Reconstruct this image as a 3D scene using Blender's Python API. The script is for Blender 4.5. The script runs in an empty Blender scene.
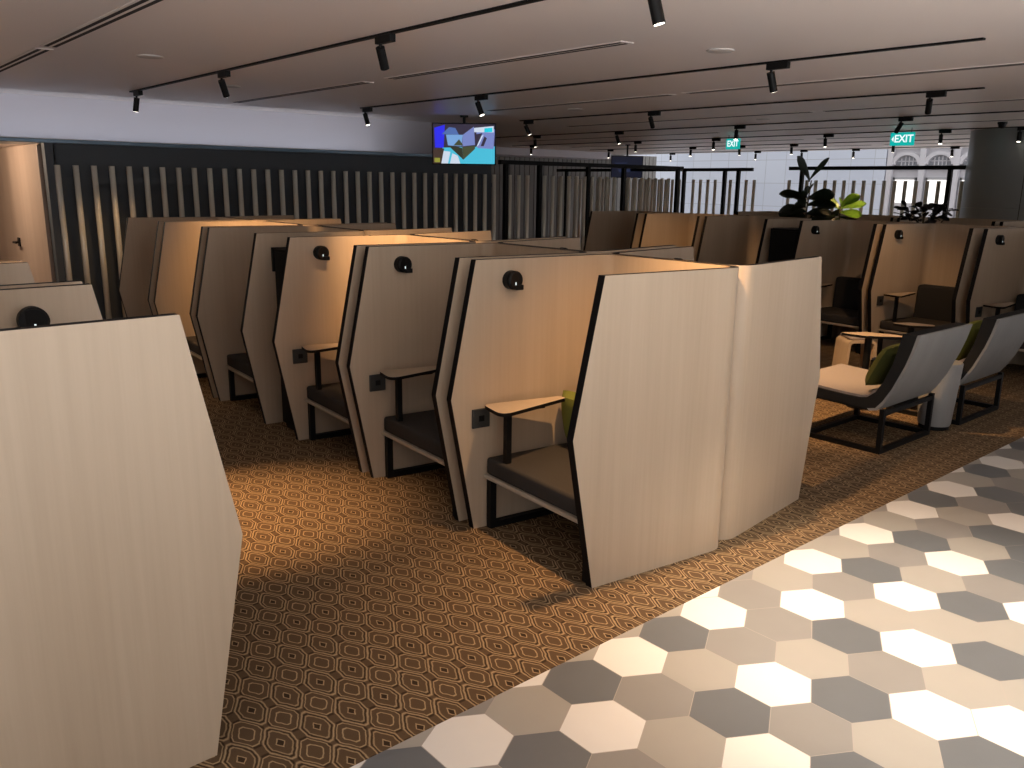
import bpy, bmesh, math, random
from mathutils import Vector, Matrix
random.seed(7)
S = bpy.context.scene
C = S.collection
PI = math.pi

# ------------------------------------------------------------------ helpers
def link(o, parent=None):
    C.objects.link(o)
    if parent is not None:
        o.parent = parent
    return o

def obj(name, bm, mats, parent=None, smooth=False):
    me = bpy.data.meshes.new(name)
    bmesh.ops.recalc_face_normals(bm, faces=bm.faces[:])
    bm.to_mesh(me); bm.free()
    if not isinstance(mats, (list, tuple)):
        mats = [mats]
    for m in mats:
        me.materials.append(m)
    if smooth:
        for p in me.polygons:
            p.use_smooth = True
        try:
            me.set_sharp_from_angle(angle=math.radians(35))
        except Exception:
            pass
    return link(bpy.data.objects.new(name, me), parent)

def tag(o, label, cat, group=None):
    o['label'] = label; o['category'] = cat
    if group:
        o['group'] = group
    return o

def thing(name, label, cat, loc=(0, 0, 0), rz=0, group=None):
    o = bpy.data.objects.new(name, None)
    o.empty_display_size = 0.1
    link(o); o.location = loc; o.rotation_euler = (0, 0, rz)
    return tag(o, label, cat, group)

def struct(o):
    o['kind'] = 'structure'
    return o

def dup(root, loc, label, rz=None, group=None):
    r = root.copy(); C.objects.link(r); r.location = loc; r['label'] = label
    if rz is not None:
        r.rotation_euler = (0, 0, rz)
    if group:
        r['group'] = group
    for ch in list(root.children):
        c = ch.copy(); C.objects.link(c); c.parent = r
        for g in list(ch.children):
            d = g.copy(); C.objects.link(d); d.parent = c
    return r

def NB():
    return bmesh.new()

def box(bm, x0, x1, y0, y1, z0, z1, mi=0, bevel=0.0, seg=2):
    vs = [bm.verts.new((x, y, z)) for x in (x0, x1) for y in (y0, y1) for z in (z0, z1)]
    idx = [(0, 1, 3, 2), (4, 6, 7, 5), (0, 4, 5, 1), (2, 3, 7, 6), (0, 2, 6, 4), (1, 5, 7, 3)]
    fs = [bm.faces.new([vs[i] for i in q]) for q in idx]
    for f in fs:
        f.material_index = mi
    if bevel > 0:
        es = list({e for f in fs for e in f.edges})
        r = bmesh.ops.bevel(bm, geom=es, offset=bevel, segments=seg, affect='EDGES', profile=0.5)
        for f in r['faces']:
            f.material_index = mi
    return vs

def bar(bm, a, b, w, h=None, mi=0):
    """square bar between points a and b"""
    a = Vector(a); b = Vector(b); d = b - a; L = d.length
    h = h or w
    q = d.to_track_quat('Z', 'Y') if abs(d.normalized().z) < 0.999 else Matrix.Identity(3).to_quaternion()
    if d.z < 0 and abs(d.normalized().z) >= 0.999:
        a, b = b, a
    vs = box(bm, -w/2, w/2, -h/2, h/2, 0, L, mi)
    for v in vs:
        v.co = q @ v.co + a

def cyl(bm, a, b, r, r2=None, n=16, mi=0, cap=True):
    a = Vector(a); b = Vector(b); r2 = r if r2 is None else r2
    d = (b - a).normalized()
    u = d.orthogonal().normalized(); w = d.cross(u)
    A = []; B = []
    for i in range(n):
        t = 2*PI*i/n
        o = u*math.cos(t) + w*math.sin(t)
        A.append(bm.verts.new(a + o*r)); B.append(bm.verts.new(b + o*r2))
    for i in range(n):
        f = bm.faces.new((A[i], A[(i+1) % n], B[(i+1) % n], B[i])); f.material_index = mi
    if cap:
        f = bm.faces.new(A[::-1]); f.material_index = mi
        f = bm.faces.new(B); f.material_index = mi
    return A, B

def lathe(bm, prof, c=(0, 0, 0), n=32, mi=0):
    rings = []
    for (r, z) in prof:
        rings.append([bm.verts.new((c[0]+r*math.cos(2*PI*i/n), c[1]+r*math.sin(2*PI*i/n), c[2]+z)) for i in range(n)])
    for A, B in zip(rings[:-1], rings[1:]):
        for i in range(n):
            f = bm.faces.new((A[i], A[(i+1) % n], B[(i+1) % n], B[i])); f.material_index = mi
    f = bm.faces.new(rings[0][::-1]); f.material_index = mi
    f = bm.faces.new(rings[-1]); f.material_index = mi

def prism(bm, pts, vec, mi=0, mi_side=None):
    """extrude a polygon (3d points) along vec; caps get mi, sides mi_side"""
    vec = Vector(vec)
    A = [bm.verts.new(p) for p in pts]; B = [bm.verts.new(Vector(p)+vec) for p in pts]
    f = bm.faces.new(A); f.material_index = mi
    f = bm.faces.new(B[::-1]); f.material_index = mi
    n = len(pts)
    for i in range(n):
        f = bm.faces.new((A[i], A[(i+1) % n], B[(i+1) % n], B[i]))
        f.material_index = mi if mi_side is None else mi_side

def xform(bm, fn):
    for v in bm.verts:
        v.co = Vector(fn(v.co))

def round_poly(pts, rads, seg=6):
    """round the corners of a 2d polygon"""
    out = []
    n = len(pts)
    for i in range(n):
        p = Vector(pts[i]); a = Vector(pts[i-1]); b = Vector(pts[(i+1) % n])
        r = rads[i]
        if r <= 0:
            out.append(tuple(p)); continue
        u = (a-p).normalized(); v = (b-p).normalized()
        ang = u.angle(v)
        t = r/math.tan(ang/2)
        p0 = p+u*t; p1 = p+v*t
        for k in range(seg+1):
            s = k/seg
            q = p0*(1-s)**2 + p*2*s*(1-s) + p1*s*s
            out.append(tuple(q))
    return out

# ------------------------------------------------------------------ materials
class NT:
    def __init__(s, name):
        s.m = bpy.data.materials.new(name); s.m.use_nodes = True
        s.t = s.m.node_tree; s.t.nodes.clear()
        s.out = s.t.nodes.new('ShaderNodeOutputMaterial')
        s.b = s.t.nodes.new('ShaderNodeBsdfPrincipled')
        s.t.links.new(s.b.outputs[0], s.out.inputs[0])
    def n(s, typ, **kw):
        x = s.t.nodes.new(typ)
        for k, v in kw.items():
            setattr(x, k, v)
        return x
    def l(s, a, b):
        s.t.links.new(a, b)
    def math(s, op, a, b=None, c=None):
        x = s.n('ShaderNodeMath', operation=op)
        for i, v in enumerate((a, b, c)):
            if v is None:
                continue
            if isinstance(v, (int, float)):
                x.inputs[i].default_value = v
            else:
                s.l(v, x.inputs[i])
        return x.outputs[0]
    def mix(s, fac, a, b):
        x = s.n('ShaderNodeMix', data_type='RGBA')
        for i, v in ((0, fac), (6, a), (7, b)):
            if isinstance(v, (int, float)):
                x.inputs[i].default_value = v
            elif isinstance(v, tuple):
                x.inputs[i].default_value = (*v, 1)
            else:
                s.l(v, x.inputs[i])
        return x.outputs[2]
    def coord(s, scale=(1, 1, 1)):
        tc = s.n('ShaderNodeTexCoord'); mp = s.n('ShaderNodeMapping')
        mp.inputs['Scale'].default_value = scale
        s.l(tc.outputs['Object'], mp.inputs[0])
        return mp.outputs[0]
    def noise(s, co, scale, detail=3, rough=0.5):
        x = s.n('ShaderNodeTexNoise'); x.inputs['Scale'].default_value = scale
        x.inputs['Detail'].default_value = detail; x.inputs['Roughness'].default_value = rough
        s.l(co, x.inputs['Vector'])
        return x.outputs[0]
    def col(s, v):
        if isinstance(v, tuple):
            s.b.inputs['Base Color'].default_value = (*v, 1)
        else:
            s.l(v, s.b.inputs['Base Color'])
    def bump(s, h, strength=0.2, dist=0.01):
        x = s.n('ShaderNodeBump'); x.inputs['Strength'].default_value = strength
        x.inputs['Distance'].default_value = dist
        s.l(h, x.inputs['Height']); s.l(x.outputs[0], s.b.inputs['Normal'])
    def set(s, rough=0.5, metal=0.0, spec=0.5):
        s.b.inputs['Roughness'].default_value = rough
        s.b.inputs['Metallic'].default_value = metal
        s.b.inputs['Specular IOR Level'].default_value = spec
        return s.m

def plain(name, c, rough=0.5, metal=0.0, spec=0.5, var=0.06, nscale=8.0):
    t = NT(name)
    co = t.coord()
    f = t.noise(co, nscale, 3)
    a = tuple(max(0, x*(1-var)) for x in c); b = tuple(min(1, x*(1+var)) for x in c)
    t.col(t.mix(f, a, b))
    return t.set(rough, metal, spec)

def emit(name, c, strength):
    t = NT(name)
    t.col((0.02, 0.02, 0.02))
    t.b.inputs['Emission Color'].default_value = (*c, 1)
    t.b.inputs['Emission Strength'].default_value = strength
    return t.set(0.4)

def wood(name, c, dark, grain=1.0, rough=0.42):
    t = NT(name)
    tc = t.n('ShaderNodeTexCoord')
    oi = t.n('ShaderNodeObjectInfo')
    add = t.n('ShaderNodeVectorMath', operation='ADD')
    sc = t.n('ShaderNodeVectorMath', operation='SCALE'); sc.inputs['Scale'].default_value = 7.0
    t.l(oi.outputs['Location'], sc.inputs[0])
    t.l(tc.outputs['Object'], add.inputs[0]); t.l(sc.outputs[0], add.inputs[1])
    m1 = t.n('ShaderNodeMapping'); m1.inputs['Scale'].default_value = (48, 48, 1.3)
    m2 = t.n('ShaderNodeMapping'); m2.inputs['Scale'].default_value = (6, 6, 0.35)
    t.l(add.outputs[0], m1.inputs[0]); t.l(add.outputs[0], m2.inputs[0])
    f1 = t.noise(m1.outputs[0], 1.0, 4, 0.6)
    f2 = t.noise(m2.outputs[0], 1.0, 2, 0.5)
    f = t.math('MULTIPLY_ADD', f1, 0.40, t.math('MULTIPLY', f2, 0.60))
    mr = t.n('ShaderNodeMapRange'); mr.inputs[1].default_value = 0.32; mr.inputs[2].default_value = 0.68
    t.l(f, mr.inputs[0])
    t.col(t.mix(mr.outputs[0], dark, c))
    return t.set(rough, 0, 0.35)

def fabric(name, c, var=0.25, scale=220.0, rough=0.95):
    t = NT(name)
    co = t.coord()
    f = t.noise(co, scale, 2, 0.7)
    t.col(t.mix(f, tuple(x*(1-var) for x in c), tuple(min(1, x*(1+var)) for x in c)))
    t.bump(f, 0.25, 0.002)
    return t.set(rough, 0, 0.15)

def carpet():
    t = NT('patterned_carpet')
    tc = t.n('ShaderNodeTexCoord')
    nz = t.n('ShaderNodeTexNoise'); nz.inputs['Scale'].default_value = 28; nz.inputs['Detail'].default_value = 2
    t.l(tc.outputs['Object'], nz.inputs['Vector'])
    vm = t.n('ShaderNodeVectorMath', operation='MULTIPLY_ADD')
    sub = t.n('ShaderNodeVectorMath', operation='SUBTRACT'); sub.inputs[1].default_value = (0.5, 0.5, 0.5)
    t.l(nz.outputs['Color'], sub.inputs[0])
    t.l(sub.outputs[0], vm.inputs[0]); vm.inputs[1].default_value = (0.010, 0.010, 0); t.l(tc.outputs['Object'], vm.inputs[2])
    sp = t.n('ShaderNodeSeparateXYZ'); t.l(vm.outputs[0], sp.inputs[0])
    M = t.math
    def lattice(ox, oy):
        u = M('MULTIPLY', M('SUBTRACT', sp.outputs[0], ox), 1/0.1295)
        v = M('MULTIPLY', M('SUBTRACT', sp.outputs[1], oy), 1/0.2205)
        u = M('SUBTRACT', M('FRACT', M('ADD', u, 0.5)), 0.5)
        v = M('SUBTRACT', M('FRACT', M('ADD', v, 0.5)), 0.5)
        q1 = M('ABSOLUTE', M('SUBTRACT', u, v)); q2 = M('ABSOLUTE', M('ADD', u, v))
        sq = M('MAXIMUM', q1, q2)
        return sq, M('ABSOLUTE', u), M('ABSOLUTE', v)
    sA, uA, vA = lattice(1.629, 2.247)
    sB, uB, vB = lattice(1.629+0.1295/2, 2.247+0.2205/2)
    dA = M('MAXIMUM', sA, M('MAXIMUM', M('MULTIPLY', uA, 1.32), M('MULTIPLY', vA, 1.12)))
    dB = M('MAXIMUM', sB, M('MAXIMUM', M('MULTIPLY', uB, 1.15), M('MULTIPLY', vB, 1.25)))
    def band(d, a, b, soft=0.02):
        # 1 inside a..b
        x = M('SUBTRACT', (b-a)/2, M('ABSOLUTE', M('SUBTRACT', d, (a+b)/2)))
        n_ = t.n('ShaderNodeMapRange'); n_.inputs[1].default_value = -soft; n_.inputs[2].default_value = soft
        t.l(x, n_.inputs[0])
        return n_.outputs[0]
    isA = M('LESS_THAN', dA, 0.545)
    lineA = M('MAXIMUM', M('MAXIMUM', band(dA, 0.462, 0.507), band(dA, 0.350, 0.382)), band(sA, 0.095, 0.125, 0.012))
    darkA = M('MAXIMUM', M('LESS_THAN', sA, 0.085), band(dA, 0.40, 0.44, 0.015))
    lineB = M('MAXIMUM', band(dB, 0.215, 0.25, 0.012), band(dB, 0.40, 0.43, 0.012))
    darkB = band(dB, 0.44, 0.50, 0.02)
    line = M('ADD', M('MULTIPLY', lineA, isA), M('MULTIPLY', lineB, M('SUBTRACT', 1.0, isA)))
    dark = M('ADD', M('MULTIPLY', darkA, isA), M('MULTIPLY', darkB, M('SUBTRACT', 1.0, isA)))
    pile = t.n('ShaderNodeTexNoise'); pile.inputs['Scale'].default_value = 420; pile.inputs['Detail'].default_value = 2
    t.l(tc.outputs['Object'], pile.inputs['Vector'])
    base = t.mix(pile.outputs[0], (0.075, 0.048, 0.027), (0.155, 0.099, 0.054))
    c1 = t.mix(M('MULTIPLY', dark, 0.85), base, (0.036, 0.022, 0.013))
    lc = t.mix(pile.outputs[0], (0.36, 0.25, 0.14), (0.58, 0.42, 0.24))
    c2 = t.mix(M('MULTIPLY', line, 0.92), c1, lc)
    t.col(c2)
    t.bump(M('ADD', pile.outputs[0], M('MULTIPLY', line, 1.5)), 0.35, 0.003)
    return t.set(0.95, 0, 0.1)

M_PLY = wood('pale_ash_laminate', (0.525, 0.420, 0.308), (0.450, 0.352, 0.250))
M_PLYB = wood('pale_ply_shell', (0.32, 0.32, 0.31), (0.275, 0.275, 0.265))
M_DOORW = wood('door_laminate', (0.55, 0.42, 0.33), (0.47, 0.35, 0.27))
M_EDGE = plain('black_edge_band', (0.006, 0.005, 0.005), 0.6, 0, 0.15)
M_BLACK = plain('black_powder_coat', (0.006, 0.006, 0.006), 0.5, 0.0, 0.2)
M_CAB = plain('black_laminate', (0.006, 0.006, 0.006), 0.6, 0, 0.2)
M_SEAT = fabric('taupe_seat_fabric', (0.050, 0.045, 0.041))
M_BACK = fabric('charcoal_back_fabric', (0.030, 0.029, 0.029))
M_SHELL = fabric('charcoal_shell_fabric', (0.022, 0.021, 0.020))
M_PINK = fabric('pale_grey_seat_fabric', (0.30, 0.265, 0.25))
M_GREEN = fabric('olive_green_fabric', (0.20, 0.215, 0.045))
M_DGREEN = fabric('dark_olive_fabric', (0.075, 0.085, 0.025))
M_PAN = wood('seat_pan_ply_edge', (0.50, 0.43, 0.34), (0.42, 0.36, 0.28))
M_SOCK = plain('dark_grey_plate', (0.032, 0.034, 0.033), 0.4)
M_CEIL = plain('ceiling_paint', (0.87, 0.785, 0.735), 0.42, var=0.015, nscale=2)
M_SLOT = plain('slot_shadow', (0.025, 0.022, 0.02), 0.8)
M_TRIMW = plain('white_trim', (0.62, 0.58, 0.55), 0.6)
M_WHITE = plain('white_wall_paint', (0.64, 0.62, 0.67), 0.8, var=0.02, nscale=1.5)
M_DARKW = plain('charcoal_wall', (0.072, 0.086, 0.100), 0.6)
M_LEDGE = plain('ledge_blue_reflection', (0.18, 0.28, 0.38), 0.3, 0.2)  # blue reflected light put into the ledge colour
M_TUBE = plain('champagne_metal', (0.90, 0.88, 0.77), 0.27, 0.2, var=0.04)
M_COL = plain('grey_column_cladding', (0.25, 0.27, 0.27), 0.30, 0.0, var=0.04)
M_LENS = emit('lamp_lens', (1.0, 0.9, 0.75), 9.0)
M_LED = emit('small_led', (0.9, 1.0, 1.0), 0.9)
T_COL = {'W': plain('white_tile', (0.74, 0.735, 0.71), 0.32, var=0.03),
         'B': plain('beige_grey_tile', (0.345, 0.335, 0.305), 0.34, var=0.04),
         'M': plain('taupe_grey_tile', (0.25, 0.245, 0.235), 0.32, var=0.05),
         'D': plain('slate_tile', (0.135, 0.147, 0.158), 0.30, var=0.06)}
M_GROUT = plain('tile_grout', (0.40, 0.37, 0.34), 0.8)

# ------------------------------------------------------------------ camera
cam = bpy.data.cameras.new('camera')
cam.sensor_fit = 'HORIZONTAL'; cam.sensor_width = 36.0; cam.lens = 36.0*838/1024
cam.clip_start = 0.05; cam.clip_end = 200
co = link(bpy.data.objects.new('camera', cam))
def nrm(v):
    return Vector(v).normalized()
d1 = nrm((-230-512, 174-384, 838)); d2 = Vector((1510-512, 197-384, 838)); d2 = (d2 - d1*d1.dot(d2)).normalized()
up = d2.cross(d1)
if up.y > 0:
    up = -up
Rw = Matrix((d2, d1, up))          # world = Rw @ cam (x right, y down, z forward)
def cam2w(v):
    return Rw @ Vector(v)
mat = Matrix((cam2w((1, 0, 0)), cam2w((0, -1, 0)), cam2w((0, 0, -1)))).transposed().to_4x4()
mat.translation = (0, 0, 1.75)
co.matrix_world = mat
S.camera = co

# ------------------------------------------------------------------ room shell
YB = 2.0
HC = 2.57
bm = NB()
box(bm, -6, 18.1, YB, 16.5, -0.06, 0.0)
struct(obj('floor', bm, carpet()))

# hexagonal tile walkway
HR = 0.1515; PX = 0.262; PY = 0.2255
rows = {
 -1: dict(zip(range(-5, 19), 'WBMWBBBWMBBMMMBDBWBBWMWD')),
  0: dict(zip(range(-4, 17), 'DWBDWDWMBWBWBWDWBDWMD')),
  1: dict(zip(range(-3, 14), 'DWMBMMWMDMDMBMDMB')),
  2: dict(zip(range(-2, 11), 'MBDWBDBWBWBDW')),
  3: dict(zip(range(-1, 8), 'WMDMWBDMD')),
  4: dict(zip(range(0, 6), 'DBWBDB')),
  5: dict(zip(range(1, 3), 'DW')),
}
def clipY(poly, y):
    out = []
    for i in range(len(poly)):
        a = poly[i-1]; b = poly[i]
        ia = a[1] <= y; ib = b[1] <= y
        if ia != ib:
            s = (y-a[1])/(b[1]-a[1])
            out.append((a[0]+s*(b[0]-a[0]), y))
        if ib:
            out.append(b)
    return out
bm = NB()
keys = ['W', 'B', 'M', 'D']
rt = random.Random(3)
g = 0.0016
for r in range(-1, 15):
    for c in range(-26, 60):
        cx = 2.235+PX*c+(PX/2 if r % 2 else 0); cy = 1.87-PY*r
        k = rows.get(r, {}).get(c) or rt.choice('WBMD')
        poly = []
        for i in range(6):
            a = PI/6+PI/3*i
            poly.append((cx+(PX/math.sqrt(3)-g)*math.cos(a), cy+(PY/1.5-g)*math.sin(a)))
        poly = clipY(poly, YB)
        if len(poly) < 3:
            continue
        f = bm.faces.new([bm.verts.new((p[0], p[1], 0.0006)) for p in poly])
        f.material_index = keys.index(k)
vs = [bm.verts.new(p) for p in ((-5, -1.7, 0), (18, -1.7, 0), (18, YB, 0), (-5, YB, 0))]
bm.faces.new(vs).material_index = 4
box(bm, -5, 18, -1.7, YB, -0.06, -0.002, 4)
struct(obj('floor', bm, [T_COL[k] for k in keys]+[M_GROUT]))

# ceiling, with recessed linear slots lined in black
bm = NB()
box(bm, -6, 18.1, -3.0, 16.5, HC, HC+0.25)
struct(obj('ceiling', bm, M_CEIL))

# back wall (charcoal below, white above a steel ledge), alcove with door
WX1 = 7.87
bm = NB()
box(bm, 2.1, WX1, 9.62, 9.8, 0, 2.11)
struct(obj('wall_back', bm, M_DARKW))
bm = NB()
box(bm, -6, WX1, 10.02, 10.2, 2.11, HC)
struct(obj('wall_back', bm, M_WHITE))
bm = NB()
box(bm, -6, WX1, 9.50, 10.26, 2.085, 2.12, bevel=0.004)
struct(obj('trim_1', bm, M_LEDGE))
bm = NB()
box(bm, 2.085, 2.16, 9.50, 9.62, 0, 2.085)
struct(obj('trim_2', bm, M_DARKW))
# alcove side wall holding the door, alcove back
bm = NB()
box(bm, 2.1, 2.2, 9.62, 12.9, 0, 2.085)
struct(obj('wall_alcove', bm, M_DOORW))
bm = NB()
box(bm, -6, 2.1, 12.9, 13.0, 0, 2.085)
struct(obj('wall_alcove', bm, M_DOORW))
bm = NB()
box(bm, -6, 2.1, 10.26, 12.9, 2.085, 2.12)
struct(obj('ceiling', bm, M_CEIL))
bm = NB()
box(bm, 2.06, 2.098, 9.70, 11.15, 0.01, 2.07, bevel=0.003)
dr = obj('door_1', bm, M_DOORW); struct(dr)
bm = NB()
box(bm, 2.045, 2.06, 10.98, 11.08, 0.98, 1.08, bevel=0.004)
cyl(bm, (2.05, 11.03, 1.03), (1.99, 11.03, 1.03), 0.011)
bar(bm, (1.995, 11.04, 1.03), (1.995, 10.88, 1.03), 0.018)
obj('door_handle', bm, M_BLACK, dr)
# far return wall, ribbed wall, soffit
bm = NB()
box(bm, WX1-0.1, WX1, 9.8, 16.5, 0, HC)
struct(obj('wall_return', bm, M_DARKW))
bm = NB()
x = WX1
while x < 19.5:
    box(bm, x, x+0.14, 16.35, 16.5, 0, HC)
    x += 0.165
box(bm, WX1, 19.5, 16.42, 16.6, 0, HC)
struct(obj('wall_far', bm, plain('ribbed_beige_panel', (0.24, 0.23, 0.215), 0.7)))
bm = NB()
box(bm, WX1, 16.6, 15.4, 16.35, 2.40, HC, bevel=0.01)
struct(obj('trim_3', bm, M_WHITE))

bm = NB()
box(bm, 18.1, 21.1, -2, 20, -0.06, -0.002)
struct(obj('floor', bm, plain('pale_bounce_ground', (0.72, 0.72, 0.73), 0.6)))  # pale ground added to bounce sky light onto facade and ceiling
# ------------------------------------------------------------------ facade in daylight beyond the lounge
FX = 21.0
def panel_mat():
    t = NT('white_wall_panels')
    tc = t.n('ShaderNodeTexCoord'); mp = t.n('ShaderNodeMapping')
    mp.inputs['Rotation'].default_value = (0, PI/2, 0)
    sp = t.n('ShaderNodeSeparateXYZ'); cb = t.n('ShaderNodeCombineXYZ')
    t.l(tc.outputs['Object'], sp.inputs[0]); t.l(sp.outputs[1], cb.inputs[0]); t.l(sp.outputs[2], cb.inputs[1])
    br = t.n('ShaderNodeTexBrick'); br.offset = 0.0
    br.inputs['Scale'].default_value = 1.0; br.inputs['Mortar Size'].default_value = 0.008
    br.inputs['Brick Width'].default_value = 0.62; br.inputs['Row Height'].default_value = 0.62
    br.inputs['Color1'].default_value = (0.66, 0.71, 0.80, 1); br.inputs['Color2'].default_value = (0.61, 0.66, 0.76, 1)
    br.inputs['Mortar'].default_value = (0.48, 0.51, 0.56, 1)
    t.l(cb.outputs[0], br.inputs['Vector'])
    t.col(br.outputs[0])
    return t.set(0.5, 0, 0.4)
bm = NB()
box(bm, FX, FX+0.2, 10.25, 20, -0.3, 4.2)
struct(obj('wall_right', bm, panel_mat()))
M_FAC = plain('white_facade', (0.62, 0.61, 0.64), 0.7, var=0.02)
M_FACD = plain('grey_facade_recess', (0.42, 0.42, 0.44), 0.6)
M_GLAZ = plain('grey_glazing', (0.30, 0.31, 0.34), 0.15, 0.0, 0.8)
bm = NB()
box(bm, FX+0.12, FX+0.3, -2, 10.25, -0.3, 4.2)
for yc in [9.76-0.79*k for k in range(-0, 12)]:
    # pilasters between the arches
    box(bm, FX, FX+0.14, yc+0.33, yc+0.46, -0.3, 2.75)
    # arch head moulding
    pts = []
    N = 14
    for i in range(N+1):
        a = PI*i/N
        pts.append((0.375*math.cos(a), 2.33+0.31*math.sin(a)))
    for i in range(N, -1, -1):
        a = PI*i/N
        pts.append((0.275*math.cos(a), 2.33+0.22*math.sin(a)))
    for i in range(N):
        A = [pts[i], pts[i+1], pts[2*N+1-i-1], pts[2*N+1-i]]
        prism(bm, [(FX+0.02, yc+p[0], p[1]) for p in A], (0.12, 0, 0))
    box(bm, FX+0.04, FX+0.14, yc-0.33, yc+0.33, 2.23, 2.30)
box(bm, FX-0.02, FX+0.14, -2, 10.25, 2.80, 2.92)
struct(obj('wall_right', bm, M_FAC))
M_SHOP = emit('lit_shop_window', (1.0, 0.97, 0.92), 1.6)
for n_, yc in enumerate([9.76-0.79*k for k in range(0, 7)]):
    bm = NB()
    pts = [(0.272*math.cos(PI*i/16), 2.31+0.22*math.sin(PI*i/16)) for i in range(17)]
    prism(bm, [(FX+0.10, yc+p[0], p[1]) for p in pts], (0.03, 0, 0))
    w = struct(obj('window_%d' % (2*n_+1), bm, M_GLAZ))
    bm = NB()
    for dy in (-0.14, -0.045, 0.045, 0.14):
        box(bm, FX+0.08, FX+0.10, yc+dy-0.010, yc+dy+0.010, 2.31, 2.31+0.22*math.sqrt(1-(dy/0.272)**2))
    box(bm, FX+0.08, FX+0.10, yc-0.26, yc+0.26, 2.40, 2.42)
    obj('mullion', bm, M_FAC, w)
    bm = NB()
    box(bm, FX+0.07, FX+0.11, yc-0.24, yc+0.24, 1.42, 1.97)
    w = struct(obj('window_%d' % (2*n_+2), bm, M_SHOP))
    bm = NB()
    box(bm, FX+0.05, FX+0.12, yc-0.29, yc-0.24, 0.2, 2.02); box(bm, FX+0.05, FX+0.12, yc+0.24, yc+0.29, 0.2, 2.02)
    box(bm, FX+0.05, FX+0.12, yc-0.29, yc+0.29, 1.97, 2.03)
    obj('window_frame', bm, M_FACD, w)

# ------------------------------------------------------------------ big round column
bm = NB()
dirc = Vector((math.sin(math.radians(70.3)), math.cos(math.radians(70.3)), 0))
cc = Vector((13.64, 4.29, 0))
lathe(bm, [(1.05, 0), (1.05, 1.5), (1.045, 1.504), (1.045, 1.512), (1.05, 1.516), (1.05, HC)], cc, n=72)
colm = obj('round_column', bm, M_COL, smooth=True)
tag(colm, 'large round grey clad column at the right edge of the lounge', 'column')
bm = NB()
for az in (182, 205, 232):
    a = math.radians(az)
    p = cc + Vector((1.049*math.cos(a), 1.049*math.sin(a), 0))
    bar(bm, p, p+Vector((0, 0, HC)), 0.008)
obj('cladding_joint', bm, M_SLOT, colm)

# ------------------------------------------------------------------ tube screens
def tube_mesh():
    b = NB()
    cyl(b, (0, 0, 0), (0, 0, 1.875), 0.029, n=14)
    me = bpy.data.meshes.new('tube'); bmesh.ops.recalc_face_normals(b, faces=b.faces[:]); b.to_mesh(me); b.free()
    me.materials.append(M_TUBE)
    for p in me.polygons:
        p.use_smooth = len(p.vertices) == 4
    return me
TUBE = tube_mesh()
def put_tubes(root, pts):
    for p in pts:
        link(bpy.data.objects.new('tube', TUBE), root).location = p
t = thing('tube_wall_screen', 'row of champagne metal tubes standing along the charcoal back wall', 'screen', (2.18, 9.5, 0))
put_tubes(t, [(0.171*i, 0, 0.0) for i in range(34)])
bm = NB(); box(bm, -0.05, 5.69, 0.03, 0.115, 1.70, 1.76); obj('fixing_rail', bm, M_DARKW, t)

def screen(name, label, loc, along, posts, tubes, ztop, extend=0.12, rail=0.06):
    t = thing(name, label, 'screen', loc)
    L = max(posts)
    def P(s, off=0):
        return Vector((s, off, 0)) if along == 'x' else Vector((off, s, 0))
    bm = NB(); bar(bm, P(min(posts)-extend)+Vector((0, 0, ztop)), P(L+extend)+Vector((0, 0, ztop)), rail); obj('top_rail', bm, M_BLACK, t)
    bm = NB(); bar(bm, P(min(posts))+Vector((0, 0, 0.03)), P(L)+Vector((0, 0, 0.03)), 0.05); obj('bottom_rail', bm, M_BLACK, t)
    for s in posts:
        bm = NB(); bar(bm, P(s), P(s)+Vector((0, 0, ztop)), 0.06); obj('post', bm, M_BLACK, t)
    put_tubes(t, [tuple(P(s, -0.0)) for s in tubes])
    return t
def tubes_between(a, b, posts, step=0.171):
    out = []; s = a
    while s < b:
        if all(abs(s-p) > 0.07 for p in posts):
            out.append(s)
        s += step
    return out
ps = [0.14, 0.80, 1.83, 2.66, 4.05]
screen('tube_screen', 'open screen of metal tubes in a black frame continuing from the back wall', (7.9, 9.5, 0), 'x', ps, tubes_between(0.22, 4.0, ps), 2.05)
ps = [0.45, 0.75, 1.70, 3.3, 5.0]
screen('tube_screen', 'far screen of metal tubes in a black frame behind the dark hanging screen', (13.6, 8.95, 0), 'y', ps, tubes_between(0.1, 5.3, ps), 2.06, 0.3)
ps = [0.14, 2.62]
screen('tube_screen', 'wide black framed tube screen between the leafy plant and the round column', (13.6, 5.48, 0), 'y', ps, tubes_between(-0.05, 2.9, ps), 2.075, 0.25)

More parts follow.
